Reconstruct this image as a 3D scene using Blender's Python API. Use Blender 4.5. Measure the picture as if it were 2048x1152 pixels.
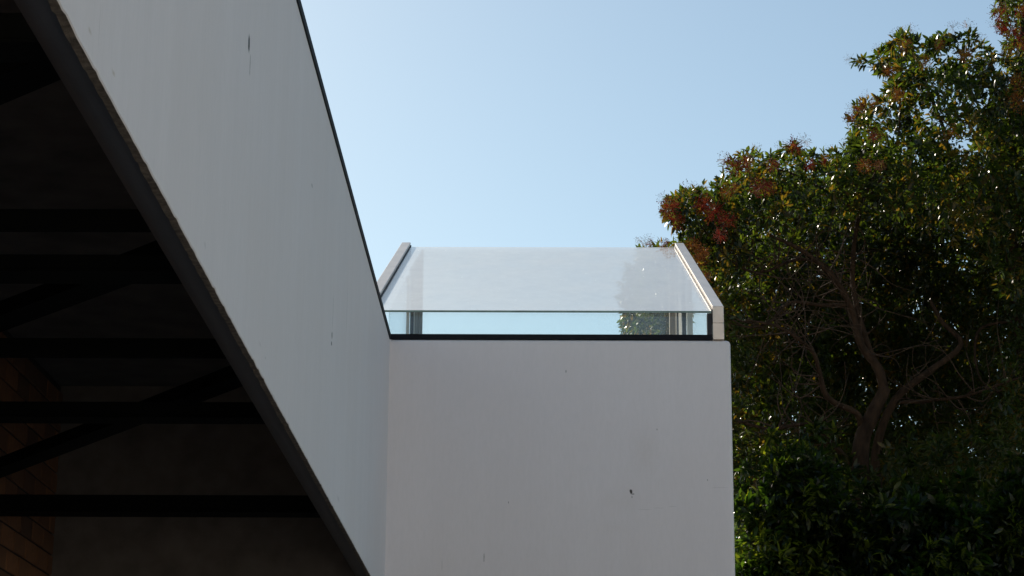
import bpy, bmesh, math, random
import numpy as np
from mathutils import Vector, Matrix, Euler

R = math.radians
SC = bpy.context.scene
COL = SC.collection
for o in list(bpy.data.objects):
    bpy.data.objects.remove(o)

# ------------------------------------------------------------------ camera
YAW, PITCH, ROLL, FPX = 0.83, 15.38, 0.36, 4366.0
EYE = Vector((0, 0, 1.6))
cam = bpy.data.cameras.new('camera')
cam.sensor_width = 36.0
cam.lens = 36.0 * FPX / 2048.0
cam.clip_start = 0.05
cam.clip_end = 3000
cam_o = bpy.data.objects.new('camera', cam)
COL.objects.link(cam_o)
CAM_M = Matrix.Rotation(R(YAW), 3, 'Z') @ Matrix.Rotation(R(90 + PITCH), 3, 'X') @ Matrix.Rotation(R(ROLL), 3, 'Z')
cam_o.matrix_world = Matrix.Translation(EYE) @ CAM_M.to_4x4()
SC.camera = cam_o

# ------------------------------------------------------------------ sky, sun, exposure
SUN_AZ, SUN_EL = -28.0, 32.0          # degrees right of +Y (minus = left), above the horizon
world = bpy.data.worlds.new('World')
SC.world = world
world.use_nodes = True
wn, wl = world.node_tree.nodes, world.node_tree.links
bg = wn['Background']
sky = wn.new('ShaderNodeTexSky')
sky.sky_type = 'NISHITA'
sky.sun_disc = False
sky.sun_elevation = R(SUN_EL)
sky.sun_rotation = R(SUN_AZ)
sky.altitude = 50
sky.air_density = 1.0
sky.dust_density = 0.45
sky.ozone_density = 0.0
tint = wn.new('ShaderNodeMix')                 # the camera's colour balance of the whole sky: a little more cyan
tint.data_type = 'RGBA'
tint.blend_type = 'MULTIPLY'
tint.inputs[0].default_value = 1.0
tint.inputs[7].default_value = (0.985, 1.045, 0.975, 1)
wl.new(sky.outputs[0], tint.inputs[6])
wl.new(tint.outputs[2], bg.inputs[0])
bg.inputs[1].default_value = 0.102

sun = bpy.data.lights.new('sun', 'SUN')
sun.energy = 5.0
sun.angle = R(0.5)
sun.color = (1.0, 0.90, 0.76)
sun_o = bpy.data.objects.new('sun', sun)
COL.objects.link(sun_o)
SUN_DIR = Vector((math.sin(R(SUN_AZ)) * math.cos(R(SUN_EL)), math.cos(R(SUN_AZ)) * math.cos(R(SUN_EL)), math.sin(R(SUN_EL))))
sun_o.rotation_euler = SUN_DIR.to_track_quat('Z', 'Y').to_euler()

vs = SC.view_settings
vs.view_transform = 'Standard'
vs.look = 'None'
vs.exposure = 0.25
vs.gamma = 1.0
vs.use_curve_mapping = False
SC.render.engine = 'CYCLES'
SC.cycles.max_bounces = 10
SC.cycles.transparent_max_bounces = 24
SC.cycles.caustics_reflective = True
SC.cycles.blur_glossy = 1.0
SC.cycles.sample_clamp_indirect = 4.0
SC.cycles.caustics_refractive = False


# ------------------------------------------------------------------ helpers
def view_ray(px, py):
    return CAM_M @ Vector(((px - 1024) / FPX, -(py - 576) / FPX, -1.0))


def at(px, py, Y):                       # a point of the photograph at the distance Y (metres ahead)
    d = view_ray(px, py)
    return EYE + d * (Y / d.y)


def on_x(px, py, X):
    d = view_ray(px, py)
    return EYE + d * (X / d.x)


def tag(o, label=None, cat=None, group=None, kind=None):
    if label: o['label'] = label
    if cat: o['category'] = cat
    if group: o['group'] = group
    if kind: o['kind'] = kind
    return o


def empty(name, loc):
    e = bpy.data.objects.new(name, None)
    e.location = loc
    e.empty_display_size = 0.2
    COL.objects.link(e)
    return e


def adopt(o, parent):
    if parent is not None:
        o.parent = parent
        base = Matrix.Identity(4)
        p = parent
        chain = []
        while p is not None:
            chain.append(p)
            p = p.parent
        for q in reversed(chain):
            base = base @ q.matrix_parent_inverse @ q.matrix_basis
        o.matrix_parent_inverse = base.inverted()
    return o


def obj(name, me, mat, parent=None):
    if isinstance(me, bmesh.types.BMesh):
        bm = me
        me = bpy.data.meshes.new(name)
        bm.normal_update()
        bm.to_mesh(me)
        bm.free()
    if mat is not None and not me.materials:
        me.materials.append(mat)
    o = bpy.data.objects.new(name, me)
    COL.objects.link(o)
    return adopt(o, parent)


def box_bm(x0, x1, y0, y1, z0, z1, bevel=0.0, seg=2, bm=None):
    own = bm is None
    if own: bm = bmesh.new()
    c = [(x, y, z) for z in (z0, z1) for y in (y0, y1) for x in (x0, x1)]
    v = [bm.verts.new(p) for p in c]
    for f in ((0, 2, 3, 1), (4, 5, 7, 6), (0, 1, 5, 4), (2, 6, 7, 3), (0, 4, 6, 2), (1, 3, 7, 5)):
        bm.faces.new([v[i] for i in f])
    if bevel and own:
        bmesh.ops.bevel(bm, geom=list(bm.edges), offset=bevel, segments=seg, affect='EDGES', profile=0.5)
    return bm


def prism_bm(profile, along, depth, bevel=0.0):
    """closed polygon of 3D points swept by the vector `along`"""
    bm = bmesh.new()
    a = [bm.verts.new(p) for p in profile]
    b = [bm.verts.new(Vector(p) + Vector(along) * depth) for p in profile]
    n = len(a)
    bm.faces.new(a)
    bm.faces.new(b[::-1])
    for i in range(n):
        j = (i + 1) % n
        bm.faces.new((a[j], a[i], b[i], b[j]))
    bmesh.ops.recalc_face_normals(bm, faces=bm.faces)
    if bevel:
        bmesh.ops.bevel(bm, geom=list(bm.edges), offset=bevel, segments=2, affect='EDGES', profile=0.5)
    return bm


class Nodes:
    def __init__(self, name):
        self.m = bpy.data.materials.new(name)
        self.m.use_nodes = True
        self.t = self.m.node_tree
        self.n = self.t.nodes
        self.b = self.n['Principled BSDF']
        self.out = self.n['Material Output']

    def new(self, typ, **kw):
        nd = self.n.new(typ)
        for k, v in kw.items():
            setattr(nd, k, v)
        return nd

    def link(self, a, b):
        self.t.links.new(a, b)

    def put(self, sock, v):
        if isinstance(v, bpy.types.NodeSocket):
            self.link(v, sock)
        else:
            sock.default_value = v

    def math(self, op, a, b=0.0, clamp=False):
        nd = self.new('ShaderNodeMath', operation=op, use_clamp=clamp)
        self.put(nd.inputs[0], a)
        self.put(nd.inputs[1], b)
        return nd.outputs[0]

    def mix(self, f, a, b, mode='MIX'):
        nd = self.new('ShaderNodeMix', data_type='RGBA', blend_type=mode)
        self.put(nd.inputs[0], f)
        self.put(nd.inputs[6], a if isinstance(a, bpy.types.NodeSocket) else (*a, 1))
        self.put(nd.inputs[7], b if isinstance(b, bpy.types.NodeSocket) else (*b, 1))
        return nd.outputs[2]

    def coords(self, scale=(1, 1, 1), kind='Object'):
        tc = self.new('ShaderNodeTexCoord')
        mp = self.new('ShaderNodeMapping')
        mp.inputs['Scale'].default_value = scale
        self.link(tc.outputs[kind], mp.inputs[0])
        return mp.outputs[0]

    def noise(self, scale, vec=None, detail=4, rough=0.55):
        nd = self.new('ShaderNodeTexNoise')
        nd.inputs['Scale'].default_value = scale
        nd.inputs['Detail'].default_value = detail
        nd.inputs['Roughness'].default_value = rough
        if vec is not None: self.link(vec, nd.inputs['Vector'])
        return nd.outputs['Fac']

    def ramp(self, f, lo, hi, a=0.0, b=1.0):
        nd = self.new('ShaderNodeMapRange')
        self.put(nd.inputs[0], f)
        nd.inputs[1].default_value = lo
        nd.inputs[2].default_value = hi
        nd.inputs[3].default_value = a
        nd.inputs[4].default_value = b
        return nd.outputs[0]

    def bump(self, h, strength, dist):
        nd = self.new('ShaderNodeBump')
        nd.inputs['Strength'].default_value = strength
        nd.inputs['Distance'].default_value = dist
        self.link(h, nd.inputs['Height'])
        self.link(nd.outputs[0], self.b.inputs['Normal'])


def simple_mat(name, col, rough=0.6, metal=0.0, var=0.15, nscale=12.0, bump=0.0, bdist=0.002, stretch=(1, 1, 1), col2=None, spec=0.5):
    N = Nodes(name)
    v = N.coords(stretch)
    f = N.noise(nscale, v, 5)
    c2 = col2 if col2 else tuple(c * (1 - var * 2) for c in col)
    c1 = col if col2 else tuple(min(1, c * (1 + var * 0.6)) for c in col)
    N.link(N.mix(N.ramp(f, 0.3, 0.7), c1, c2), N.b.inputs['Base Color'])
    N.b.inputs['Roughness'].default_value = rough
    N.b.inputs['Metallic'].default_value = metal
    N.b.inputs['Specular IOR Level'].default_value = spec
    if bump:
        N.bump(N.noise(nscale * 9, v, 3), bump, bdist)
    return N.m


# ------------------------------------------------------------------ key sizes of the house (metres)
XW = -1.008          # face of the long white wall
ZB, ZT = 3.372, 5.10  # lower edge and top of the white walls
YF = 14.0            # front wall
XR = 1.242           # right-hand corner of the front wall


# white painted render with its own scratches, chips and stains
def render_mat():
    N = Nodes('white_render')
    tc = N.new('ShaderNodeTexCoord')
    sep = N.new('ShaderNodeSeparateXYZ')
    N.link(tc.outputs['Object'], sep.inputs[0])
    X, Y, Z = sep.outputs
    wob = N.noise(60, tc.outputs['Object'], 3)
    wob = N.math('MULTIPLY', N.math('SUBTRACT', wob, 0.5), 1.0)
    streak = N.noise(2.6, N.coords((2.2, 2.2, 0.12)), 6, 0.6)
    blot = N.noise(1.1, tc.outputs['Object'], 4)
    fine = N.noise(46, N.coords((1, 1, 0.25)), 4, 0.7)
    base = N.mix(N.ramp(streak, 0.36, 0.68), (0.80, 0.755, 0.765), (0.765, 0.72, 0.73))
    base = N.mix(N.ramp(blot, 0.35, 0.7, 0.0, 0.5), base, (0.76, 0.70, 0.69))
    base = N.mix(N.ramp(fine, 0.4, 0.75, 0.0, 0.35), base, (0.69, 0.655, 0.645))

    def blob(u, v, u0, v0, a, b, wobble, soft):
        du = N.math('DIVIDE', N.math('SUBTRACT', u, u0), a)
        dv = N.math('DIVIDE', N.math('SUBTRACT', v, v0), b)
        r = N.math('SQRT', N.math('ADD', N.math('MULTIPLY', du, du), N.math('MULTIPLY', dv, dv)))
        r = N.math('ADD', r, N.math('MULTIPLY', wob, wobble))
        return N.ramp(r, 1.0 - soft, 1.0, 1.0, 0.0)

    on_front = N.math('GREATER_THAN', Y, YF - 0.02)
    on_side = N.math('LESS_THAN', X, XW + 0.02)

    def mark(plane, px, py, wpx, hpx, col, amt, wobble=1.0, soft=0.4):
        nonlocal base
        if plane == 'side':
            p, q, s = on_x(px, py, XW), on_x(px + wpx, py, XW), on_x(px, py + hpx, XW)
            ray0 = blob(Y, Z, p.y, p.z, abs(q.y - p.y) * 0.7, hpx * p.y / FPX, wobble, soft)
            f = N.math('MULTIPLY', ray0, N.math('MULTIPLY', on_side, N.math('SUBTRACT', 1.0, on_front)))
        else:
            p = at(px, py, YF)
            f = N.math('MULTIPLY', blob(X, Z, p.x, p.z, wpx * YF / FPX, hpx * YF / FPX, wobble, soft), on_front)
        base = N.mix(N.math('MULTIPLY', f, amt, True), base, col)

    dark, grey, tan = (0.02, 0.02, 0.02), (0.22, 0.21, 0.2), (0.44, 0.37, 0.27)
    mark('side', 498, 87, 3.0, 24, dark, 1.0, 0.9)
    mark('side', 500, 133, 1.1, 30, grey, 0.8, 1.2)
    mark('side', 664, 671, 1.4, 9, dark, 0.9, 0.9)
    mark('side', 663, 687, 1.4, 5, dark, 0.9, 0.9)
    mark('side', 666, 625, 0.8, 46, grey, 0.35, 0.9)
    mark('side', 694, 620, 0.8, 60, grey, 0.18, 0.9)
    mark('side', 199, 52, 0.8, 60, grey, 0.22, 0.7)
    mark('side', 624, 371, 2.0, 4, grey, 0.7, 1.0)
    mark('side', 180, 62, 7, 8, tan, 0.55, 0.9, 0.9)
    mark('side', 227, 146, 7, 8, tan, 0.55, 0.9, 0.9)
    mark('side', 410, 490, 4, 9, grey, 0.25, 1.0, 0.9)
    mark('side', 520, 688, 4, 6, grey, 0.25, 1.0, 0.9)
    mark('side', 531, 716, 2, 4, grey, 0.4, 1.0, 0.9)
    mark('side', 677, 998, 4, 7, grey, 0.25, 1.0, 0.9)
    mark('front', 1262, 983, 3.2, 5.5, dark, 1.0, 1.2)
    mark('front', 1266, 988, 3.5, 1.4, dark, 0.9, 1.2)
    mark('front', 1264, 994, 0.9, 3.0, dark, 0.7, 1.0)
    mark('front', 1132, 743, 0.9, 4, dark, 0.8, 0.8)
    mark('front', 968, 1115, 1.0, 11, grey, 0.8, 1.2)
    mark('front', 1017, 1005, 1.0, 3, grey, 0.8, 1.0)
    mark('front', 1314, 859, 1.2, 2.5, grey, 0.7, 1.0)
    mark('front', 1415, 960, 1.0, 2.5, grey, 0.8, 1.0)
    mark('front', 884, 1130, 0.8, 14, grey, 0.3, 1.0)
    for cx_, cy_, ww in ((1290, 1019, 16), (1318, 1016, 14), (1345, 1013, 10), (1440, 975, 20)):
        mark('front', cx_, cy_, ww, 0.7, grey, 0.22, 0.5)
    mark('front', 1290, 905, 34, 62, tan, 0.10, 1.2, 0.95)
    mark('front', 1250, 1000, 60, 30, tan, 0.06, 1.2, 0.95)
    mark('front', 1230, 1055, 40, 18, tan, 0.05, 1.2, 0.95)
    N.link(base, N.b.inputs['Base Color'])
    N.b.inputs['Roughness'].default_value = 0.62
    N.b.inputs['Specular IOR Level'].default_value = 0.35
    h = N.math('ADD', N.math('MULTIPLY', N.noise(2.6, tc.outputs['Object'], 3), 1.0), N.math('MULTIPLY', N.noise(140, tc.outputs['Object'], 3), 0.06))
    N.bump(h, 0.35, 0.014)
    return N.m


M = {}
M['render'] = render_mat()
M['render_edge'] = simple_mat('broken_render_edge', (0.24, 0.205, 0.17), 0.95, var=0.3, nscale=45, bump=1.0, bdist=0.01)
M['steel'] = simple_mat('dark_grey_steel', (0.050, 0.051, 0.060), 0.36, var=0.12, nscale=6, bump=0.1)
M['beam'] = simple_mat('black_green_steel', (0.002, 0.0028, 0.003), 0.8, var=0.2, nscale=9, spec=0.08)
M['soffit'] = simple_mat('brown_soffit_board', (0.095, 0.082, 0.076), 0.9, var=0.2, nscale=5, bump=0.2)
M['plain'] = simple_mat('dull_brown_plaster', (0.115, 0.10, 0.09), 0.9, var=0.15, nscale=7, bump=0.3)
M['mortar'] = simple_mat('dark_mortar', (0.03, 0.024, 0.02), 0.95, var=0.2, nscale=40)
M['flashing'] = simple_mat('black_flashing', (0.008, 0.009, 0.014), 0.7, var=0.2, nscale=20, spec=0.2)
M['roofing'] = simple_mat('grey_roof_felt', (0.12, 0.12, 0.12), 0.9, var=0.2, nscale=30)
M['gasket'] = simple_mat('black_gasket', (0.010, 0.010, 0.016), 0.6, var=0.1, nscale=20)
M['alu'] = simple_mat('champagne_aluminium', (0.77, 0.665, 0.565), 0.32, metal=0.45, var=0.07, nscale=9, bump=0.06, stretch=(1, 0.3, 1))
M['ground'] = simple_mat('bare_garden_ground', (0.21, 0.185, 0.155), 0.95, var=0.2, nscale=0.6, col2=(0.12, 0.115, 0.085), bump=0.4, bdist=0.02)
M['paving'] = simple_mat('concrete_paving', (0.42, 0.385, 0.345), 0.9, var=0.1, nscale=2.0, bump=0.3)
M['brown_reflection'] = simple_mat('pale_brown_reflection', (0.30, 0.22, 0.14), 0.6, var=0.2, nscale=14, stretch=(6, 6, 0.4))  # brown reflection in the rooflight's side glazing, put in as colour
M['grey_reflection'] = simple_mat('streaky_grey_reflection', (0.17, 0.165, 0.15), 0.75, nscale=7, stretch=(5, 5, 0.35), col2=(0.075, 0.072, 0.065), bump=0.2)  # grey streaked reflection in the side glazing, put in as colour
M['frame_and_reflection'] = simple_mat('pale_frame_and_reflection', (0.62, 0.60, 0.54), 0.5, var=0.08, nscale=12)  # window frames, and the pale reflection strips of the rooflight
M['bark'] = simple_mat('grey_brown_bark', (0.075, 0.044, 0.027), 0.95, nscale=16, stretch=(1, 1, 0.4), col2=(0.024, 0.015, 0.010), bump=0.8, bdist=0.01, spec=0.1)
M['twig'] = simple_mat('dry_brown_twig', (0.095, 0.06, 0.042), 0.95, nscale=9, col2=(0.04, 0.027, 0.02), spec=0.1)


def brick_mat():
    N = Nodes('brown_brick')
    oi = N.new('ShaderNodeObjectInfo')
    f = N.noise(30, N.coords(), 4)
    c = N.mix(oi.outputs['Random'], (0.23, 0.10, 0.04), (0.075, 0.038, 0.022))
    c = N.mix(N.ramp(f, 0.35, 0.7, 0, 0.5), c, (0.10, 0.05, 0.03))
    N.link(c, N.b.inputs['Base Color'])
    N.b.inputs['Roughness'].default_value = 0.9
    N.bump(N.noise(120, N.coords(), 3), 0.4, 0.004)
    return N.m


M['brick'] = brick_mat()


def brick_wall_mat():          # for the stretch of wall too far round the corner to tell bricks apart
    N = Nodes('brick_wall_field')
    tc = N.new('ShaderNodeTexCoord')
    sp = N.new('ShaderNodeSeparateXYZ'); N.link(tc.outputs['Object'], sp.inputs[0])
    cb = N.new('ShaderNodeCombineXYZ'); N.link(sp.outputs[1], cb.inputs[0]); N.link(sp.outputs[2], cb.inputs[1])
    bt = N.new('ShaderNodeTexBrick')
    N.link(cb.outputs[0], bt.inputs[0])
    bt.inputs['Color1'].default_value = (0.15, 0.07, 0.032, 1)
    bt.inputs['Color2'].default_value = (0.07, 0.036, 0.022, 1)
    bt.inputs['Mortar'].default_value = (0.03, 0.024, 0.02, 1)
    bt.inputs['Scale'].default_value = 1.0
    bt.inputs['Mortar Size'].default_value = 0.006
    bt.inputs['Brick Width'].default_value = 0.282
    bt.inputs['Row Height'].default_value = 0.125
    N.link(bt.outputs[0], N.b.inputs['Base Color'])
    N.b.inputs['Roughness'].default_value = 0.9
    return N.m


M['brick_field'] = brick_wall_mat()


def glass_mat(name, tint, dust, dust_col, streak=0.0):
    """clear sheet glass: Schlick reflection over a tinted see-through sheet, with a film of dust that scatters light"""
    N = Nodes(name)
    N.n.remove(N.b)
    geo = N.new('ShaderNodeNewGeometry')
    dot = N.new('ShaderNodeVectorMath', operation='DOT_PRODUCT')
    N.link(geo.outputs['Normal'], dot.inputs[0])
    N.link(geo.outputs['Incoming'], dot.inputs[1])
    c = N.math('ABSOLUTE', dot.outputs['Value'])
    fr = N.math('ADD', N.math('MULTIPLY', N.math('POWER', N.math('SUBTRACT', 1.0, c, True), 5.0), 0.96), 0.04, True)
    tr = N.new('ShaderNodeBsdfTransparent'); tr.inputs[0].default_value = (*tint, 1)
    gl = N.new('ShaderNodeBsdfGlossy'); gl.inputs['Roughness'].default_value = 0.015
    gl.inputs[0].default_value = (0.97, 0.97, 0.97, 1)
    m1 = N.new('ShaderNodeMixShader')
    N.link(fr, m1.inputs[0]); N.link(tr.outputs[0], m1.inputs[1]); N.link(gl.outputs[0], m1.inputs[2])
    di = N.new('ShaderNodeBsdfDiffuse'); di.inputs[0].default_value = (*dust_col, 1)
    tl = N.new('ShaderNodeBsdfTranslucent'); tl.inputs[0].default_value = (*dust_col, 1)
    ds = N.new('ShaderNodeMixShader'); ds.inputs[0].default_value = 0.25
    dg = N.new('ShaderNodeBsdfGlossy'); dg.inputs[0].default_value = (*dust_col, 1); dg.inputs['Roughness'].default_value = 0.82
    dm = N.new('ShaderNodeMixShader'); dm.inputs[0].default_value = 0.9
    N.link(di.outputs[0], dm.inputs[1]); N.link(dg.outputs[0], dm.inputs[2])
    N.link(dm.outputs[0], ds.inputs[1]); N.link(tl.outputs[0], ds.inputs[2])
    v = N.coords((1.0, 0.35, 1.0))
    f = N.noise(3.2, v, 6, 0.65)
    amt = N.ramp(f, 0.3, 0.75, dust * (1 - streak), dust * (1 + streak))
    if dust > 0.2:      # dried splashes and scuffs
        amt = N.math('ADD', amt, N.ramp(N.noise(34, N.coords((1.0, 0.22, 1.0)), 3), 0.70, 0.78, 0.0, 0.3), True)
    m2 = N.new('ShaderNodeMixShader')
    N.link(amt, m2.inputs[0]); N.link(m1.outputs[0], m2.inputs[1]); N.link(ds.outputs[0], m2.inputs[2])
    N.link(m2.outputs[0], N.out.inputs[0])
    return N.m


M['glass'] = glass_mat('clear_glass', (0.975, 0.99, 0.985), 0.02, (0.8, 0.8, 0.77), 0.4)
M['glass_top'] = glass_mat('dusty_glass', (0.975, 0.985, 0.98), 0.38, (0.97, 0.965, 0.945), 0.14)
M['glass_edge'] = simple_mat('green_glass_edge', (0.22, 0.31, 0.26), 0.15, var=0.2, nscale=8)


def leaf_mat(name, dark, light, odd, odd_share, trans, gloss=0.32, tw=0.38, spec=0.35):
    N = Nodes(name)
    geo = N.new('ShaderNodeNewGeometry')
    rnd = geo.outputs['Random Per Island']
    nz = N.noise(1.6, N.coords(), 3)
    c = N.mix(rnd, dark, light)
    k = N.math('ADD', N.math('MULTIPLY', N.math('FRACT', N.math('MULTIPLY', rnd, 37.7)), 0.55), N.math('MULTIPLY', nz, 0.9))
    c = N.mix(1.0, c, N.ramp(N.noise(0.9, N.coords(), 2), 0.35, 0.65, 0.55, 1.5), 'MULTIPLY')
    c = N.mix(N.ramp(k, 1.0 - odd_share, 1.1 - odd_share), c, odd)
    N.link(c, N.b.inputs['Base Color'])
    N.b.inputs['Roughness'].default_value = gloss
    N.b.inputs['Specular IOR Level'].default_value = spec
    tl = N.new('ShaderNodeBsdfTranslucent')
    t = N.mix(1.0, c, trans, 'MULTIPLY')
    N.link(t, tl.inputs[0])
    mx = N.new('ShaderNodeMixShader')
    mx.inputs[0].default_value = tw
    N.link(N.b.outputs[0], mx.inputs[1])
    N.link(tl.outputs[0], mx.inputs[2])
    N.link(mx.outputs[0], N.out.inputs[0])
    return N.m


M['leaf'] = leaf_mat('glossy_green_leaf', (0.005, 0.011, 0.0035), (0.020, 0.030, 0.007), (0.048, 0.032, 0.008), 0.12, (8.0, 7.4, 2.0), 0.36, 0.36)
M['shrub_leaf'] = leaf_mat('dark_shrub_leaf', (0.004, 0.010, 0.0035), (0.016, 0.028, 0.006), (0.06, 0.068, 0.011), 0.07, (6.5, 6.6, 1.6), 0.34, 0.4)  # the few yellow-green leaves carry sunlit brightness in their colour
M['berry'] = leaf_mat('red_berry', (0.13, 0.012, 0.011), (0.26, 0.032, 0.025), (0.24, 0.07, 0.03), 0.2, (1.6, 1.1, 0.9), 0.8, 0.3, 0.06)
M['rust'] = leaf_mat('rust_berry', (0.14, 0.036, 0.012), (0.27, 0.09, 0.025), (0.26, 0.12, 0.03), 0.3, (1.6, 1.4, 1.0), 0.8, 0.3, 0.06)
M['seed'] = leaf_mat('olive_seed', (0.10, 0.085, 0.035), (0.20, 0.16, 0.07), (0.24, 0.12, 0.06), 0.3, (1.8, 1.7, 1.2), 0.8, 0.3, 0.06)

# ------------------------------------------------------------------ the setting: ground and paving
bm = bmesh.new()
S, K = 900.0, 40
g = [[bm.verts.new((-S + 2 * S * i / K, -S + 2 * S * j / K, 0.0)) for j in range(K + 1)] for i in range(K + 1)]
for i in range(K):
    for j in range(K):
        bm.faces.new((g[i][j], g[i + 1][j], g[i + 1][j + 1], g[i][j + 1]))
tag(obj('ground', bm, M['ground']), kind='structure')
tag(obj('paving', box_bm(-2.94, 7.0, -6.9, 13.9, 0.004, 0.04), M['paving']), kind='structure')

# ------------------------------------------------------------------ the house
house = empty('house', (0, YF, 0))
tag(house, 'white rendered house wall with a dark undercroft below', 'house')

# long white wall: 24 mm render outside, core behind it, lower edge left ragged
side = bmesh.new()
Y0 = 2.0
box_bm(XW - 0.10, XW - 0.024, Y0, YF + 0.2, ZB + 0.085, ZT - 0.012, bm=side)
random.seed(4)
n = 330
prev = None
rows = []
for i in range(n + 1):
    y = Y0 + (YF - Y0) * i / n
    j = random.choice((0, 0, 0, 0, 0, 1)) * random.uniform(0, 0.006) + random.uniform(-0.001, 0.001)
    rows.append((y, ZB + j))
vf = [(side.verts.new((XW, y, ZT - 0.011)), side.verts.new((XW, y, z + 0.003)), side.verts.new((XW - 0.003, y, z)), side.verts.new((XW - 0.024, y, z + random.uniform(-.003, .003))), side.verts.new((XW - 0.024, y, ZT - 0.011))) for y, z in rows]
for a, b in zip(vf, vf[1:]):
    for k in range(5):
        f = side.faces.new((a[k], a[(k + 1) % 5], b[(k + 1) % 5], b[k]))
        if k == 2: f.material_index = 1
for e in (vf[0], vf[-1]):
    side.faces.new(e if e is vf[-1] else e[::-1])
bmesh.ops.recalc_face_normals(side, faces=side.faces)
sw = obj('side_wall', side, M['render'], house)
sw.data.materials.append(M['render_edge'])

# front wall and its return, rounded at the outer corner and along the top
fw = box_bm(XW - 0.022, XR, YF, 18.5, ZB, ZT)
ed = [e for e in fw.edges if all(abs(v.co.x - XR) < 1e-4 for v in e.verts) or (all(abs(v.co.z - ZT) < 1e-4 for v in e.verts) and all(abs(v.co.y - YF) < 1e-4 for v in e.verts))]
bmesh.ops.bevel(fw, geom=ed, offset=0.028, segments=5, affect='EDGES', profile=0.5)
fo = obj('front_wall', fw, M['render'], house)
for p in fo.data.polygons: p.use_smooth = True
fo.data.set_sharp_from_angle(angle=R(40)) if hasattr(fo.data, 'set_sharp_from_angle') else None

obj('coping', box_bm(XW - 0.102, XW + 0.007, Y0, YF - 0.012, ZT - 0.010, ZT + 0.035, 0.004), M['flashing'], house)
obj('coping', box_bm(XW + 0.004, 1.123, YF + 0.006, YF + 0.12, ZT + 0.001, ZT + 0.037, 0.003), M['flashing'], house)

# steel edge channel under the long wall: rolled lower lip
prof = [(XW - 0.026, Y0, ZB + 0.080), (XW - 0.026, Y0, ZB + 0.030)]
for k in range(9):
    t = k / 8
    prof.append((XW - 0.026 - 0.074 * t, Y0, ZB + 0.030 - 0.020 * math.sin(math.pi * (0.12 + 0.60 * t))))
prof += [(XW - 0.100, Y0, ZB + 0.080)]
ch = obj('edge_channel', prism_bm(prof, (0, 1, 0), YF + 0.1 - Y0), M['steel'], house)

# cross beams and diagonal braces of the undercroft
ZBEAM = 3.45
XBR = -2.94
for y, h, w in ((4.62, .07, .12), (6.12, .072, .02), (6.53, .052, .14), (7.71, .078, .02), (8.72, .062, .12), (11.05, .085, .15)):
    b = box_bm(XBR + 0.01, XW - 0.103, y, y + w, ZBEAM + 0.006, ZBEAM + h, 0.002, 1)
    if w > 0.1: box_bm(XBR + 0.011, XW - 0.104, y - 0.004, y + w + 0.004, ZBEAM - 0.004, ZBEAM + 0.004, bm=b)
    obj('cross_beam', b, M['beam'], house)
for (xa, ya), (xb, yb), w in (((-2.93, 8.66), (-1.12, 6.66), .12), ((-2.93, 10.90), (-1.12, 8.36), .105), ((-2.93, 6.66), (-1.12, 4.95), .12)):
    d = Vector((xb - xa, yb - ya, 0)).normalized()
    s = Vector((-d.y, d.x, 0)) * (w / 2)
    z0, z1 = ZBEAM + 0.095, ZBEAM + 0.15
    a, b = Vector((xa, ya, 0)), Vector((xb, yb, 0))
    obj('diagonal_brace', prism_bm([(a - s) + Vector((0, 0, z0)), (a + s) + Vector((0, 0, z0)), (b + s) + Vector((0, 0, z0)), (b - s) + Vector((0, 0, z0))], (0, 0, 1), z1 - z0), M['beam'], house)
obj('soffit', box_bm(-6.0, XW - 0.102, Y0, 18.5, 4.565, 4.66), M['soffit'], house)
obj('roof', box_bm(-6.0, XW - 0.102, Y0, 18.5, 4.80, 4.95), M['roofing'], house)
obj('roof', box_bm(XW - 0.21, XR - 0.05, YF + 0.21, 18.45, ZT + 0.002, ZT + 0.012), M['roofing'], house)
bw = obj('brick_wall', box_bm(-3.20, -2.962, Y0, 13.05, 0.0, 4.56), M['brick_field'], house)
obj('mortar_bed', box_bm(-2.962, -2.956, 10.2, 13.049, 2.76, 4.555), M['mortar'], bw)
bb = box_bm(0, 0.014, 0, 0.270, 0, 0.112, 0.004, 1)
bme = bpy.data.meshes.new('brick'); bb.to_mesh(bme); bb.free(); bme.materials.append(M['brick'])
hb = box_bm(0, 0.014, 0, 0.129, 0, 0.112, 0.004, 1)
hme = bpy.data.meshes.new('half_brick'); hb.to_mesh(hme); hb.free(); hme.materials.append(M['brick'])
random.seed(8)
for r in range(14):
    z = 2.77 + r * 0.125
    y = 13.045
    first = True
    while y > 10.4:
        half = first and r % 2
        first = False
        ln = 0.129 if half else 0.270
        o = bpy.data.objects.new('brick', hme if half else bme)
        COL.objects.link(o)
        o.location = (-2.956 + random.uniform(0, 0.004), y - ln, z)
        adopt(o, bw)
        y -= ln + 0.012
obj('end_wall', box_bm(-3.20, XW - 0.101, 13.052, 18.4, 0.0, 4.56), M['plain'], house)
obj('lower_wall', box_bm(XW - 0.1, XW - 0.03, 13.06, 14.29, 0.0, ZB - 0.006), M['plain'], house)
obj('lower_wall', box_bm(XW - 0.12, 1.12, 14.3, 18.3, 0.0, ZB - 0.004), M['plain'], house)

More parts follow.
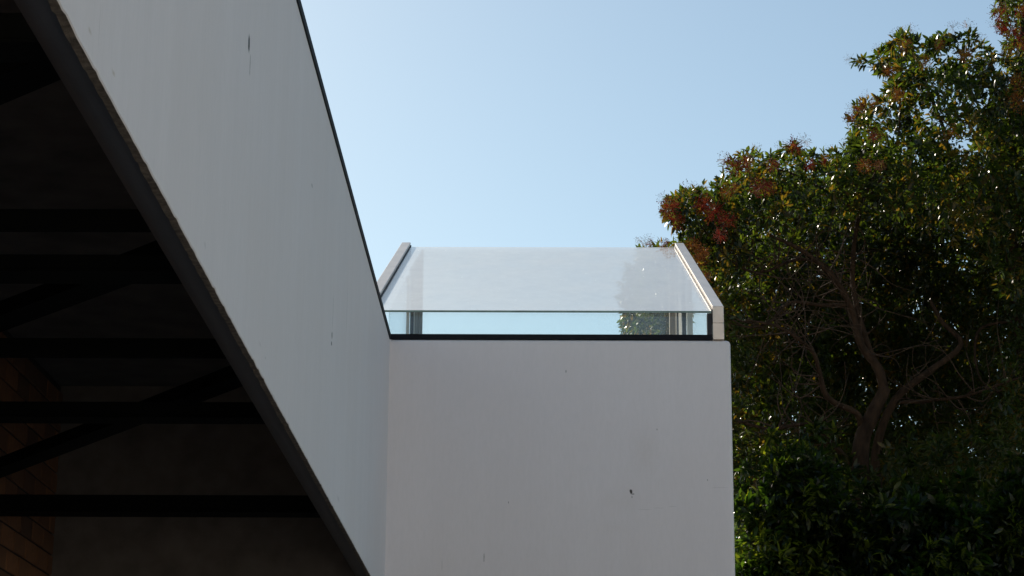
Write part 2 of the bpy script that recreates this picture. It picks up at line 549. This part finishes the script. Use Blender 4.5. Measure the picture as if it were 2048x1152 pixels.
# ------------------------------------------------------------------ added house, unseen behind the viewer, so its sunlit front bounces warm light
M['cream'] = simple_mat('cream_render', (0.76, 0.70, 0.62), 0.9, var=0.04, nscale=2.0, bump=0.2)
M['tiles'] = simple_mat('red_brown_tiles', (0.24, 0.11, 0.07), 0.85, var=0.25, nscale=6.0, bump=0.3)
nb = empty('added_bounce_house', (2.0, -9.0, 0))
tag(nb, 'added unseen cream house bouncing sunlight onto the white wall', 'house')
NY = -7.0
xs_ = [-13.0, -10.6, -9.2, -5.6, -4.2, -0.6, 0.8, 4.4, 5.8, 9.4, 10.8, 14.0]
for i in range(0, len(xs_) - 1, 2):
    obj('wall', box_bm(xs_[i], xs_[i + 1], NY - 0.3, NY, 0.0, 9.0), M['cream'], nb)
for i in range(1, len(xs_) - 1, 2):
    a, b = xs_[i], xs_[i + 1]
    for z0, z1 in ((0.0, 1.0), (2.5, 4.4), (5.9, 9.0)):
        obj('wall', box_bm(a - 0.001, b + 0.001, NY - 0.299, NY - 0.002, z0, z1), M['cream'], nb)
    for z0, z1 in ((1.0, 2.5), (4.4, 5.9)):
        fr = bmesh.new()
        box_bm(a, a + 0.07, NY - 0.15, NY - 0.08, z0, z1, bm=fr); box_bm(b - 0.07, b, NY - 0.15, NY - 0.08, z0, z1, bm=fr)
        box_bm(a + 0.071, b - 0.071, NY - 0.15, NY - 0.08, z0, z0 + 0.07, bm=fr); box_bm(a + 0.071, b - 0.071, NY - 0.15, NY - 0.08, z1 - 0.07, z1, bm=fr)
        w = obj('window', fr, M['frame_and_reflection'], nb)
        obj('pane', box_bm(a + 0.072, b - 0.072, NY - 0.125, NY - 0.115, z0 + 0.071, z1 - 0.071), M['gasket'], w)
obj('wall', box_bm(-13.0, 14.0, NY - 6.3, NY - 0.301, 0.0, 8.99), M['cream'], nb)
obj('roof', prism_bm([(-13.4, NY + 0.4, 9.01), (-13.4, NY - 6.7, 9.01), (-13.4, NY - 3.15, 10.9)], (1, 0, 0), 27.8), M['tiles'], nb)

# ------------------------------------------------------------------ the glass rooflight on the front block
ZC = ZT + 0.0375                  # top of the coping, where the glass starts
ZR = 5.331                        # top of the rail at the front
SL = 0.4105                       # rise per metre
YB = 17.86                        # back end
ang = math.atan(SL)
light = empty('glass_rooflight', (0.06, YF, ZT))
tag(light, 'sloping glass rooflight box with pale metal side rails on white wall', 'rooflight')


def slope_box(x0, x1, y0, y1, top0, th):
    """a bar or sheet that follows the slope; top0 = height of its upper face at YF, th = its vertical thickness"""
    pr = [(x0, y0, top0 + (y0 - YF) * SL - th), (x0, y1, top0 + (y1 - YF) * SL - th), (x0, y1, top0 + (y1 - YF) * SL), (x0, y0, top0 + (y0 - YF) * SL)]
    return pr


ZG = ZR - 0.033                   # upper face of the glass at YF
# sloping pane
tp = prism_bm(slope_box(-1.118, 1.118, YF - 0.012, YB - 0.06, ZG, 0.014), (1, 0, 0), 2.236)
top = obj('top_pane', tp, M['glass'], light)
top.data.materials.append(M['glass_top'])
for p in top.data.polygons:
    if p.normal.z > 0.5: p.material_index = 1      # dust lies on the upper face only
obj('pane_edge', box_bm(-1.117, 1.117, YF - 0.0165, YF - 0.0125, ZG - 0.0185, ZG - 0.0055), M['glass_edge'], top)
# front pane
obj('front_pane', box_bm(-1.10, 1.088, YF + 0.03, YF + 0.040, ZC + 0.001, ZG - 0.014), M['glass'], light)
obj('back_pane', box_bm(-1.09, 1.085, YB - 0.12, YB - 0.11, ZT + 0.02, ZG + (YB - 0.12 - YF) * SL - 0.02), M['glass'], light)
for s in (-1, 1):
    x0 = 1.127 if s > 0 else -1.200
    # rail: a box section with a slim inner lip
    rl = prism_bm(slope_box(x0, 0, YF - 0.002, YB, ZR, 0.115), (1, 0, 0), 0.073, 0.002)
    ro = obj('rail', rl, M['alu'], light)
    gx = 1.119 if s > 0 else -1.1265
    obj('gasket', prism_bm(slope_box(gx, 0, YF + 0.002, YB - 0.01, ZR - 0.024, 0.09), (1, 0, 0), 0.0075), M['gasket'], ro)
    obj('post', box_bm(x0, x0 + 0.073, YF - 0.004, YF + 0.066, ZT + 0.003, ZR - 0.1175, 0.0015), M['alu'], light)
    fx = 1.091 if s > 0 else -1.125
    obj('corner_frame', box_bm(fx, fx + 0.032, YF + 0.008, YF + 0.06, ZC, ZG - 0.016), M['gasket'], light)


def side_piece(name, xc, th, y0, y1, mat):
    pr = [(xc - th / 2, y0, ZT + 0.015), (xc - th / 2, y1, ZT + 0.015), (xc - th / 2, y1, ZG - 0.017 + (y1 - YF) * SL), (xc - th / 2, y0, ZG - 0.017 + (y0 - YF) * SL)]
    return obj(name, prism_bm(pr, (1, 0, 0), th), mat, light)


XL, XRG = -1.02, 1.10  # solid strips and sheets between the side panes imitate reflections in the glass
side_piece('side_pane', XL, 0.010, YF + 0.07, 15.9, M['glass'])
side_piece('reflection_strip', XL, 0.03, 15.9, 15.96, M['frame_and_reflection'])
side_piece('side_pane', XL, 0.010, 15.96, 16.4, M['glass'])
side_piece('reflection_strip', XL, 0.035, 16.4, 16.48, M['gasket'])
side_piece('reflection_strip', XL, 0.03, 16.49, 16.60, M['frame_and_reflection'])
side_piece('side_reflection', XL, 0.02, 16.61, 17.2, M['grey_reflection'])
side_piece('side_reflection', XL + 0.004, 0.02, 17.21, YB - 0.13, M['grey_reflection'])
side_piece('side_pane', XRG, 0.010, YF + 0.07, 15.7, M['glass'])
side_piece('reflection_strip', XRG - 0.005, 0.04, 15.7, 15.78, M['frame_and_reflection'])
side_piece('side_pane', XRG, 0.010, 15.78, 16.35, M['glass'])
side_piece('reflection_strip', XRG - 0.004, 0.035, 16.35, 16.43, M['gasket'])
side_piece('side_reflection', XRG, 0.02, 16.44, 16.95, M['grey_reflection'])
side_piece('reflection_strip', XRG - 0.006, 0.03, 16.96, 17.0, M['gasket'])
side_piece('reflection_strip', XRG - 0.01, 0.03, 17.01, 17.06, M['brown_reflection'])
side_piece('reflection_strip', XRG - 0.012, 0.05, YB - 0.20, YB - 0.125, M['brown_reflection'])

# ------------------------------------------------------------------ trees and shrubs
rng = np.random.default_rng(11)
random.seed(21)


def unit(v):
    return v / np.maximum(np.linalg.norm(v, axis=-1, keepdims=True), 1e-9)


LEAF_T = np.array([(0, 0, 0), (0.34, 0.5, 0.05), (0.34, -0.5, 0.05), (0.72, 0.36, 0.0), (0.72, -0.36, 0.0), (1.0, 0, -0.10)])
LEAF_F = ((0, 2, 1), (1, 2, 4, 3), (3, 4, 5))


def leaf_frames(clumps, per, leaf_len, spread=1.0):
    """clumps: (n,4) centre and radius -> leaf position, axis, normal, length"""
    P, A, NN, L = [], [], [], []
    for cx, cy, cz, r in clumps:
        c = np.array((cx, cy, cz))
        tips = max(2, int(per / 8))
        big = rng.uniform(0.8, 1.2) * (1.5 if cy > 24.0 else 1.0)
        d = unit(rng.normal(size=(tips, 3)) + np.array((0, -0.1, 0.25)))
        tip = c + d * r * rng.uniform(0.25, 1.0, (tips, 1)) ** 0.6
        for t, dd in zip(tip, d):
            k = rng.integers(6, 11)
            sag = rng.uniform(-0.2, 0.5)
            ax = unit(dd + 1.05 * unit(rng.normal(size=(k, 3))) + np.array((0, 0, -sag)))
            pos = t - dd * rng.uniform(0, 0.07, (k, 1)) + ax * 0.012
            nr = unit(np.cross(np.cross(ax, np.array((0, 0, 1.0)) + 0.5 * rng.normal(size=(k, 3))), ax))
            P.append(pos); A.append(ax); NN.append(nr)
            L.append(leaf_len * big * rng.uniform(0.65, 1.25, k))
    return np.concatenate(P), np.concatenate(A), np.concatenate(NN), np.concatenate(L)


def leaves_mesh(name, P, A, NN, L, wid=0.34):
    S_ = np.cross(NN, A)
    T = LEAF_T
    V = (P[:, None, :] + A[:, None, :] * (T[None, :, 0:1] * L[:, None, None]) + S_[:, None, :] * (T[None, :, 1:2] * wid * L[:, None, None]) + NN[:, None, :] * (T[None, :, 2:3] * L[:, None, None])).reshape(-1, 3)
    n = len(P)
    base = np.arange(n) * 6
    me = bpy.data.meshes.new(name)
    me.vertices.add(n * 6)
    me.vertices.foreach_set('co', V.astype(np.float32).ravel())
    idx = np.concatenate([np.array(f) for f in LEAF_F])
    loops = (base[:, None] + idx[None, :]).ravel()
    me.loops.add(len(loops))
    me.loops.foreach_set('vertex_index', loops.astype(np.int32))
    lens = np.tile([3, 4, 3], n)
    starts = np.concatenate([[0], np.cumsum(lens)[:-1]])
    me.polygons.add(n * 3)
    me.polygons.foreach_set('loop_start', starts.astype(np.int32))
    me.update(calc_edges=True)
    me.validate()
    return me


ONE_LEAF = leaves_mesh('leaf', np.zeros((1, 3)), np.array([[1., 0, 0]]), np.array([[0, 0, 1.]]), np.ones(1))


def crown(parent, clumps, per, leaf_len, mat, singles, wid=0.34):
    P, A, NN, L = leaf_frames(clumps, per, leaf_len)
    me = leaves_mesh('crown', P, A, NN, L, wid)
    pick = np.zeros(len(P), bool)
    if singles:
        Pv = [cam_view(p) for p in P]
        px = np.array(Pv)
        inside = (px[:, 0] > 1250) & (px[:, 0] < 2040) & (px[:, 1] > 5) & (px[:, 1] < 1145) & ((px[:, 0] > 1475) | (px[:, 1] < 600))
        score = np.where(inside, P[:, 1] - 0.0, 1e9)
        pick[np.argsort(score)[:singles]] = True
        keep = ~pick
        me = leaves_mesh('crown', P[keep], A[keep], NN[keep], L[keep], wid)
    o = obj('crown', me, mat, parent)
    o['kind'] = 'stuff'
    if singles:
        lm = ONE_LEAF.copy()
        lm.materials.append(mat)
        for i in np.nonzero(pick)[0]:
            a, nn, l = Vector(A[i]), Vector(NN[i]), L[i]
            s = nn.cross(a)
            k = wid / 0.34
            m = Matrix(((a.x * l, s.x * l * k, nn.x * l, P[i][0]), (a.y * l, s.y * l * k, nn.y * l, P[i][1]), (a.z * l, s.z * l * k, nn.z * l, P[i][2]), (0, 0, 0, 1)))
            lf = bpy.data.objects.new('leaf', lm)
            COL.objects.link(lf)
            adopt(lf, parent)
            lf.matrix_basis = m
    return o


CM = np.array(CAM_M)


def cam_view(p):
    q = CM.T @ (np.array(p) - np.array(EYE))
    return 1024 - FPX * q[0] / q[2], 576 + FPX * q[1] / q[2]


def tube(bm, pts, r0, r1, seg=7, rough=0.0):
    pts = [Vector(p) for p in pts]
    # smooth the polyline
    fine = []
    for i in range(len(pts) - 1):
        p0 = pts[max(i - 1, 0)]; p1 = pts[i]; p2 = pts[i + 1]; p3 = pts[min(i + 2, len(pts) - 1)]
        st = 4
        for k in range(st):
            t = k / st
            fine.append(0.5 * ((2 * p1) + (p2 - p0) * t + (2 * p0 - 5 * p1 + 4 * p2 - p3) * t * t + (3 * p1 - p0 - 3 * p2 + p3) * t ** 3))
    fine.append(pts[-1])
    rings = []
    m = len(fine)
    for i, p in enumerate(fine):
        d = (fine[min(i + 1, m - 1)] - fine[max(i - 1, 0)]).normalized()
        u = d.orthogonal().normalized() if i == 0 else (u - d * u.dot(d)).normalized()
        w = d.cross(u)
        t = i / (m - 1)
        r = r0 + (r1 - r0) * t
        ring = []
        for k in range(seg):
            a = 2 * math.pi * k / seg
            rr = r * (1 + rough * random.uniform(-1, 1))
            ring.append(bm.verts.new(p + (u * math.cos(a) + w * math.sin(a)) * rr))
        rings.append(ring)
    for a, b in zip(rings, rings[1:]):
        for k in range(seg):
            f = bm.faces.new((a[k], a[(k + 1) % seg], b[(k + 1) % seg], b[k]))
            f.smooth = True
    bm.faces.new(rings[0][::-1]); bm.faces.new(rings[-1])
    return fine


def limb(name, parent, pts, r0, r1, rough=0.1):
    b = bmesh.new()
    f = tube(b, pts, r0 * 0.82, r1 * 0.82, 8, rough)
    obj(name, b, M['bark'], parent)
    return f


def poly_inside(pts, poly):
    x, y = pts[:, 0], pts[:, 1]
    c = np.zeros(len(pts), bool)
    n = len(poly)
    for i in range(n):
        x1, y1 = poly[i]; x2, y2 = poly[(i + 1) % n]
        cond = ((y1 > y) != (y2 > y)) & (x < (x2 - x1) * (y - y1) / (y2 - y1 + 1e-12) + x1)
        c ^= cond
    return c


def edge_dist(pts, poly):
    best = np.full(len(pts), 1e9)
    n = len(poly)
    for i in range(n):
        a = np.array(poly[i], float); b = np.array(poly[(i + 1) % n], float)
        ab = b - a
        t = np.clip(((pts - a) @ ab) / (ab @ ab), 0, 1)
        best = np.minimum(best, np.linalg.norm(pts - (a + t[:, None] * ab), axis=1))
    return best


def fill(poly, count, ylo, yhi, rlo, rhi, margin=0.8):
    """clumps spread through the volume behind an outline"""
    P = np.array(poly, float)
    out = []
    lo, hi = P.min(0), P.max(0)
    while len(out) < count:
        q = rng.uniform(lo, hi, (count * 2, 2))
        q = q[poly_inside(q, poly)]
        d = edge_dist(q, poly)
        for (x, y), e in zip(q, d):
            r = rng.uniform(rlo, rhi)
            rp = r * FPX / 21.0
            if e < rp * margin:
                if e < 10: continue
                r = max(0.05, e / margin * 21.0 / FPX)
            # a rounded crown: the nearer to the outline, the thinner the crown
            t = min(1.0, e / 260.0) ** 0.5
            mid = (ylo + yhi) / 2
            Y = mid + (rng.uniform(-0.5, 0.5)) * (yhi - ylo) * (0.25 + 0.75 * t)
            p = at(x, y, Y)
            out.append((p.x, p.y, p.z, r))
            if len(out) >= count: break
    return out


def panicle(name, seed, n, rad, br):
    rs = np.random.default_rng(seed)
    b = bmesh.new()
    for i in range(n):
        d = unit(rs.normal(size=3) + np.array((0, 0, -0.15)))
        r = rad * rs.uniform(0.3, 1.0) ** 0.6 * (1.25 if i % 9 == 0 else 1)
        p = Vector(d * r) * 1.0
        s = br * rs.uniform(0.7, 1.3)
        vs_ = [b.verts.new(p + Vector(q) * s) for q in ((1, 0, 0), (-1, 0, 0), (0, 1, 0), (0, -1, 0), (0, 0, 1), (0, 0, -1))]
        for f in ((0, 2, 4), (2, 1, 4), (1, 3, 4), (3, 0, 4), (2, 0, 5), (1, 2, 5), (3, 1, 5), (0, 3, 5)):
            b.faces.new([vs_[k] for k in f])
        if i % 3 == 0:
            q0 = Vector(d * r * 0.1); w = Vector((0.0011, 0, 0.0011))
            q = [b.verts.new(q0 - w), b.verts.new(q0 + w), b.verts.new(p + w), b.verts.new(p - w)]
            b.faces.new(q)
    me = bpy.data.meshes.new(name)
    b.to_mesh(me); b.free()
    return me


PAN = {}
for kind, mat, n_, rad, br in (('berry_cluster', 'berry', 200, 0.135, 0.0078), ('rust_cluster', 'rust', 200, 0.14, 0.0078), ('seed_spray', 'seed', 70, 0.14, 0.0055)):
    PAN[kind] = []
    for s in range(3):
        me = panicle(kind, 100 + s * 7 + len(kind), n_, rad, br)
        me.materials.append(M[mat])
        PAN[kind].append(me)


def hang(kind, parent, px, py, Y, scale=1.0):
    me = random.choice(PAN[kind])
    o = bpy.data.objects.new('seed_spray' if kind == 'seed_spray' else 'berry_cluster', me)
    COL.objects.link(o)
    adopt(o, parent)
    o['kind'] = 'stuff'
    sc = 0.85 * scale * random.uniform(0.8, 1.15)
    o.matrix_basis = Matrix.Translation(at(px, py, Y - (0.0 if kind == 'seed_spray' else 0.45))) @ Euler([random.uniform(0, 6.28) for _ in range(3)]).to_matrix().to_4x4() @ Matrix.Diagonal((sc, sc, sc * 0.9, 1))


# ---- the berry tree
tree = empty('berry_tree', (at(1725, 1000, 20.6).x, 20.6, 0))
tag(tree, 'forked tree with red berry clusters beside the white wall', 'tree')
TY = 20.6
base = at(1722, 1000, TY)
limb('trunk', tree, [(base.x - 0.15, TY + 0.1, -0.05), (base.x - 0.1, TY, 2.2), (base.x - 0.03, TY, 4.6), base, at(1722, 890, TY), at(1745, 830, TY), at(1772, 775, TY)], 0.17, 0.068, 0.06)
limb('trunk', tree, [(base.x + 0.30, TY + 0.55, -0.05), (base.x + 0.24, TY + 0.5, 4.0), at(1757, 1000, TY + .4), at(1752, 900, TY + .3), at(1790, 800, TY + .3), at(1855, 745, TY + .3), at(1922, 690, TY + .4), at(1885, 645, TY + .5), at(1860, 600, TY + .6)], 0.075, 0.02, 0.06)
B = lambda *p: [at(x, y, Y) for x, y, Y in p]
F1 = limb('limb', tree, B((1770, 785, TY), (1755, 735, TY), (1722, 690, TY), (1704, 620, TY), (1670, 560, TY - .2), (1610, 505, TY - .4), (1540, 470, TY - .6)), 0.064, 0.018)
F2 = limb('limb', tree, B((1766, 760, TY), (1735, 690, TY + .1), (1715, 620, TY + .3), (1705, 540, TY + .4), (1720, 420, TY + .5), (1760, 330, TY + .4)), 0.05, 0.018)
F3 = limb('limb', tree, B((1722, 850, TY), (1712, 825, TY - .1), (1655, 795, TY - .3), (1638, 740, TY - .4), (1622, 700, TY - .5), (1560, 655, TY - .7), (1490, 640, TY - .8)), 0.042, 0.014)
F4 = limb('limb', tree, B((1706, 930, TY), (1672, 895, TY - .2), (1635, 858, TY - .4), (1600, 848, TY - .5), (1540, 858, TY - .6), (1470, 840, TY - .6)), 0.036, 0.014)
F5 = limb('limb', tree, B((1800, 805, TY + .2), (1865, 800, TY + .2), (1930, 792, TY + .1), (2010, 765, TY), (2080, 740, TY)), 0.024, 0.011)
F6 = limb('limb', tree, B((1700, 610, TY), (1640, 610, TY - .2), (1580, 605, TY - .4), (1545, 640, TY - .6), (1500, 655, TY - .8), (1465, 640, TY - .9)), 0.026, 0.009)
F7 = limb('limb', tree, B((1690, 585, TY), (1650, 530, TY + .1), (1590, 520, TY), (1520, 545, TY - .2), (1460, 520, TY - .4), (1400, 450, TY - .3)), 0.026, 0.009)
F8 = limb('limb', tree, B((1720, 430, TY + .5), (1650, 380, TY + .3), (1560, 340, TY), (1480, 345, TY - .3)), 0.02, 0.008)
F9 = limb('limb', tree, B((1730, 410, TY + .5), (1790, 300, TY + .3), (1800, 200, TY + .1), (1790, 110, TY)), 0.022, 0.007)

tw = bmesh.new()
random.seed(5)
for F in (F1, F2, F3, F4, F6, F7, F5):
    for k in range(24):
        p = random.choice(F[len(F) // 4:(len(F) * 4) // 5])
        d = Vector((random.gauss(-0.3, 1), random.gauss(-0.2, .6), random.gauss(0.25, .7))).normalized()
        ln = random.uniform(0.25, 0.85)
        pts = [p]
        for q in range(3):
            d = (d + Vector((random.gauss(0, .35), random.gauss(0, .35), random.gauss(0.05, .35)))).normalized()
            pts.append(pts[-1] + d * ln / 3)
        tube(tw, pts, random.uniform(0.005, 0.009), 0.0025, 5)
        if random.random() < 0.7:
            d2 = (d + Vector((random.gauss(0, .8), random.gauss(0, .8), random.gauss(0, .8)))).normalized()
            tube(tw, [pts[2], pts[2] + d2 * ln * .3, pts[2] + d2 * ln * .5 + Vector((0, 0, random.uniform(-.08, .1)))], 0.004, 0.002, 4)
o = obj('twigs', tw, M['twig'], tree)
o['kind'] = 'stuff'

OUT = [(1238, 660), (1232, 600), (1240, 555), (1262, 520), (1285, 494), (1350, 482), (1366, 470), (1330, 447), (1318, 405), (1345, 388), (1395, 378), (1432, 368), (1442, 325), (1500, 298), (1555, 300), (1590, 283), (1640, 302), (1700, 292), (1688, 245), (1718, 205), (1768, 196), (1775, 160), (1742, 148), (1700, 128), (1702, 110), (1765, 100), (1782, 66), (1828, 58), (1860, 84), (1882, 60), (1950, 64), (1990, 104), (2060, 240), (2080, 420), (2080, 900), (1990, 960), (1400, 1000), (1400, 700)]
HOLLOW = [(1480, 470), (1640, 420), (1760, 420), (1960, 480), (2030, 620), (2000, 860), (1800, 900), (1640, 930), (1480, 900)]
cl = fill(OUT, 1950, 18.9, 22.8, 0.12, 0.24)
cc = np.array(cl)
pv = np.array([cam_view(c[:3]) for c in cl])
# open middle under the canopy, where the bare branches show
keep = ~(poly_inside(pv, HOLLOW) & (cc[:, 1] < 21.6))
# thin spots with sky behind near the top right
keep &= ~((np.hypot((pv[:, 0] - 1905) / 1.6, pv[:, 1] - 230) < 30) & (rng.random(len(pv)) < 0.4))
cl = [c for c, k in zip(cl, keep) if k]
BACK = [(1250, 660), (1255, 560), (1330, 500), (1400, 470), (1420, 400), (1500, 340), (1650, 340), (1730, 300), (1760, 240), (1800, 330), (1900, 330), (2000, 300), (2080, 420), (2080, 1350), (1400, 1350), (1400, 700)]
cl += fill([(1240, 700), (1238, 560), (1262, 515), (1330, 498), (1420, 520), (1440, 700)], 75, 20.8, 23.5, 0.08, 0.2)
cl += fill([(x + (18 if x < 1700 else 0), y + 25) for x, y in BACK], 1100, 25.8, 28.5, 0.2, 0.36)
cl += fill(BACK, 2400, 21.9, 25.8, 0.16, 0.30)
crown(tree, cl, 54, 0.082, M['leaf'], 260)

for px, py, Y, s in ((1338, 412, 19.9, .85), (1352, 440, 19.9, .8), (1330, 430, 20.1, .5), (1408, 408, 19.8, .9), (1428, 425, 19.7, .9), (1455, 440, 19.6, .8), (1468, 330, 19.9, .95), (1492, 326, 19.8, .9), (1545, 330, 19.7, .7), (1590, 292, 20.2, .8), (1620, 330, 19.7, .7), (1520, 375, 19.5, .9), (1330, 487, 20.4, .6), (1650, 320, 19.6, .6), (1700, 235, 20.2, .8), (1720, 215, 20.3, .7), (1440, 470, 19.6, .7), (1750, 270, 19.8, .6), (1540, 375, 19.5, .7)):
    hang('berry_cluster', tree, px, py, Y, s)
for px, py, Y, s in ((1385, 492, 19.6, .9), (1398, 520, 19.6, .9), (1410, 555, 19.5, .8), (1405, 505, 19.7, .8), (1453, 385, 19.8, .7), (1470, 375, 19.9, .6), (1300, 490, 20.5, .5), (1890, 272, 20.0, .8), (1905, 262, 20.0, .6), (1780, 140, 20.3, .8), (1810, 90, 20.3, .8), (1850, 125, 20.1, .7), (1750, 205, 20.1, .7), (1730, 330, 19.8, .7), (1795, 190, 20.0, .7), (1930, 110, 20.2, .7), (1880, 90, 20.2, .6), (1760, 330, 19.9, .6), (1425, 590, 19.4, .6)):
    hang('rust_cluster', tree, px, py, Y, s)
for px, py, Y, s in ((1284, 484, 20.6, .7), (1298, 478, 20.6, .6), (1376, 382, 20.2, .9), (1388, 375, 20.3, .7), (1450, 318, 20.1, .8), (1562, 293, 20.3, .7), (1608, 282, 20.4, .7), (1512, 295, 20.2, .6), (1690, 285, 20.3, .6), (1732, 196, 20.4, .7), (1702, 218, 20.5, .8), (1795, 68, 20.5, .8), (1822, 58, 20.6, .7), (1905, 56, 20.4, .8), (1935, 55, 20.5, .8), (1755, 95, 20.5, .6), (1700, 118, 20.6, .6), (1965, 80, 20.4, .7), (1325, 395, 20.2, .6), (1660, 297, 20.4, .6), (1410, 372, 20.3, .6)):
    hang('seed_spray', tree, px, py, Y, s)

# ---- the taller tree at the right-hand edge
tree2 = empty('leafy_tree', (at(2045, 500, 21.6).x, 21.6, 0))
tag(tree2, 'taller leafy tree at the right edge of the picture', 'tree')
T2 = 21.6
b2 = at(2055, 700, T2)
limb('trunk', tree2, [(b2.x + 0.2, T2, -0.05), (b2.x + 0.15, T2, 4.0), b2, at(2030, 540, T2), at(2008, 430, T2), at(2003, 360, T2), at(2020, 250, T2), at(2040, 120, T2), at(2050, 10, T2)], 0.19, 0.03, 0.06)
G1 = limb('limb', tree2, B((2008, 440, T2), (1965, 405, T2 - .2), (1925, 375, T2 - .4), (1900, 310, T2 - .6), (1885, 250, T2 - .7), (1866, 205, T2 - .7), (1850, 160, T2 - .7)), 0.045, 0.012)
G2 = limb('limb', tree2, B((2020, 480, T2), (2050, 380, T2 - .2), (2085, 300, T2 - .3), (2140, 200, T2 - .3)), 0.05, 0.015)
G3 = limb('limb', tree2, B((1925, 378, T2 - .4), (1895, 340, T2 - .6), (1860, 320, T2 - .8), (1815, 300, T2 - 1.0)), 0.018, 0.007)
G4 = limb('limb', tree2, B((2090, 640, T2), (1975, 650, T2 - .4), (1950, 690, T2 - .6), (1962, 760, T2 - .8), (2010, 790, T2 - .8), (2070, 805, T2 - .8)), 0.02, 0.009)
OUT2 = [(1984, 40), (1992, 0), (2010, -70), (2120, -170), (2300, -120), (2420, 60), (2420, 700), (2330, 900), (2100, 900), (2040, 800), (2050, 560), (1960, 420), (1930, 330), (1960, 230), (2010, 190), (1996, 120), (2004, 84)]
c2 = fill(OUT2, 1400, 19.6, 24.8, 0.13, 0.26)
crown(tree2, c2, 54, 0.082, M['leaf'], 120)
for px, py, Y, s in ((2000, 30, 20.6, .9), (2018, 60, 20.5, .9), (2040, 85, 20.4, .8), (2000, 55, 20.7, .7), (2035, 165, 20.3, .9), (2040, 205, 20.2, .9), (2025, 190, 20.3, .8), (2015, 100, 20.5, .7), (2042, 20, 20.5, .8)):
    hang('rust_cluster' if random.random() < 0.6 else 'berry_cluster', tree2, px, py, Y, s)
for px, py, Y, s in ((1990, 20, 20.9, .8), (1984, 45, 20.8, .6), (2002, 5, 20.9, .7), (2008, 110, 20.7, .6)):
    hang('seed_spray', tree2, px, py, Y, s)


# ---- tall shrubs in front of the trunks
def shrub(label, outline, count, ylo, yhi, stems, singles, leaf_len, seed):
    random.seed(seed)
    xs = sum(p[0] for p in outline) / len(outline)
    c = at(xs, 1152, (ylo + yhi) / 2)
    s = empty('tall_shrub', (c.x, c.y, 0))
    tag(s, label, 'shrub', 'tall shrubs under the trees')
    for i in range(stems):
        px = xs + random.uniform(-60, 60)
        t = at(px + random.uniform(-60, 60), random.uniform(1000, 1100), c.y)
        limb('stem', s, [(c.x + random.uniform(-.2, .2), c.y + random.uniform(-.2, .2), -0.04), (c.x + random.uniform(-.25, .25), c.y, 2.0), at(px, 1180, c.y), t], 0.035, 0.01)
    crown(s, fill(outline, count * 2, ylo, yhi, 0.11, 0.22) + fill([(x, y - 75) for x, y in outline], 90, ylo + 0.3, yhi + 0.6, 0.05, 0.12), 44, leaf_len, M['shrub_leaf'], singles, 0.32)
    return s


shrub('dark green tall shrub touching the corner of the white wall', [(1462, 1040), (1475, 985), (1510, 1000), (1530, 930), (1560, 905), (1575, 940), (1610, 870), (1640, 930), (1665, 915), (1700, 985), (1720, 1060), (1700, 1250), (1600, 1420), (1470, 1420)], 230, 18.7, 20.0, 4, 150, 0.105, 31)
shrub('dark tall shrub with bright upright leaves below the forked trunk', [(1690, 1060), (1715, 1020), (1745, 1035), (1770, 985), (1795, 1010), (1830, 960), (1855, 1005), (1885, 970), (1910, 1030), (1945, 1000), (1970, 1050), (1970, 1250), (1850, 1420), (1690, 1420)], 220, 18.6, 19.8, 4, 150, 0.11, 32)
shrub('dark tall shrub in the lower right corner', [(1950, 1050), (1975, 990), (1990, 1010), (2015, 930), (2035, 960), (2060, 900), (2140, 960), (2230, 1020), (2250, 1420), (1960, 1420)], 240, 18.8, 20.2, 4, 120, 0.10, 33)
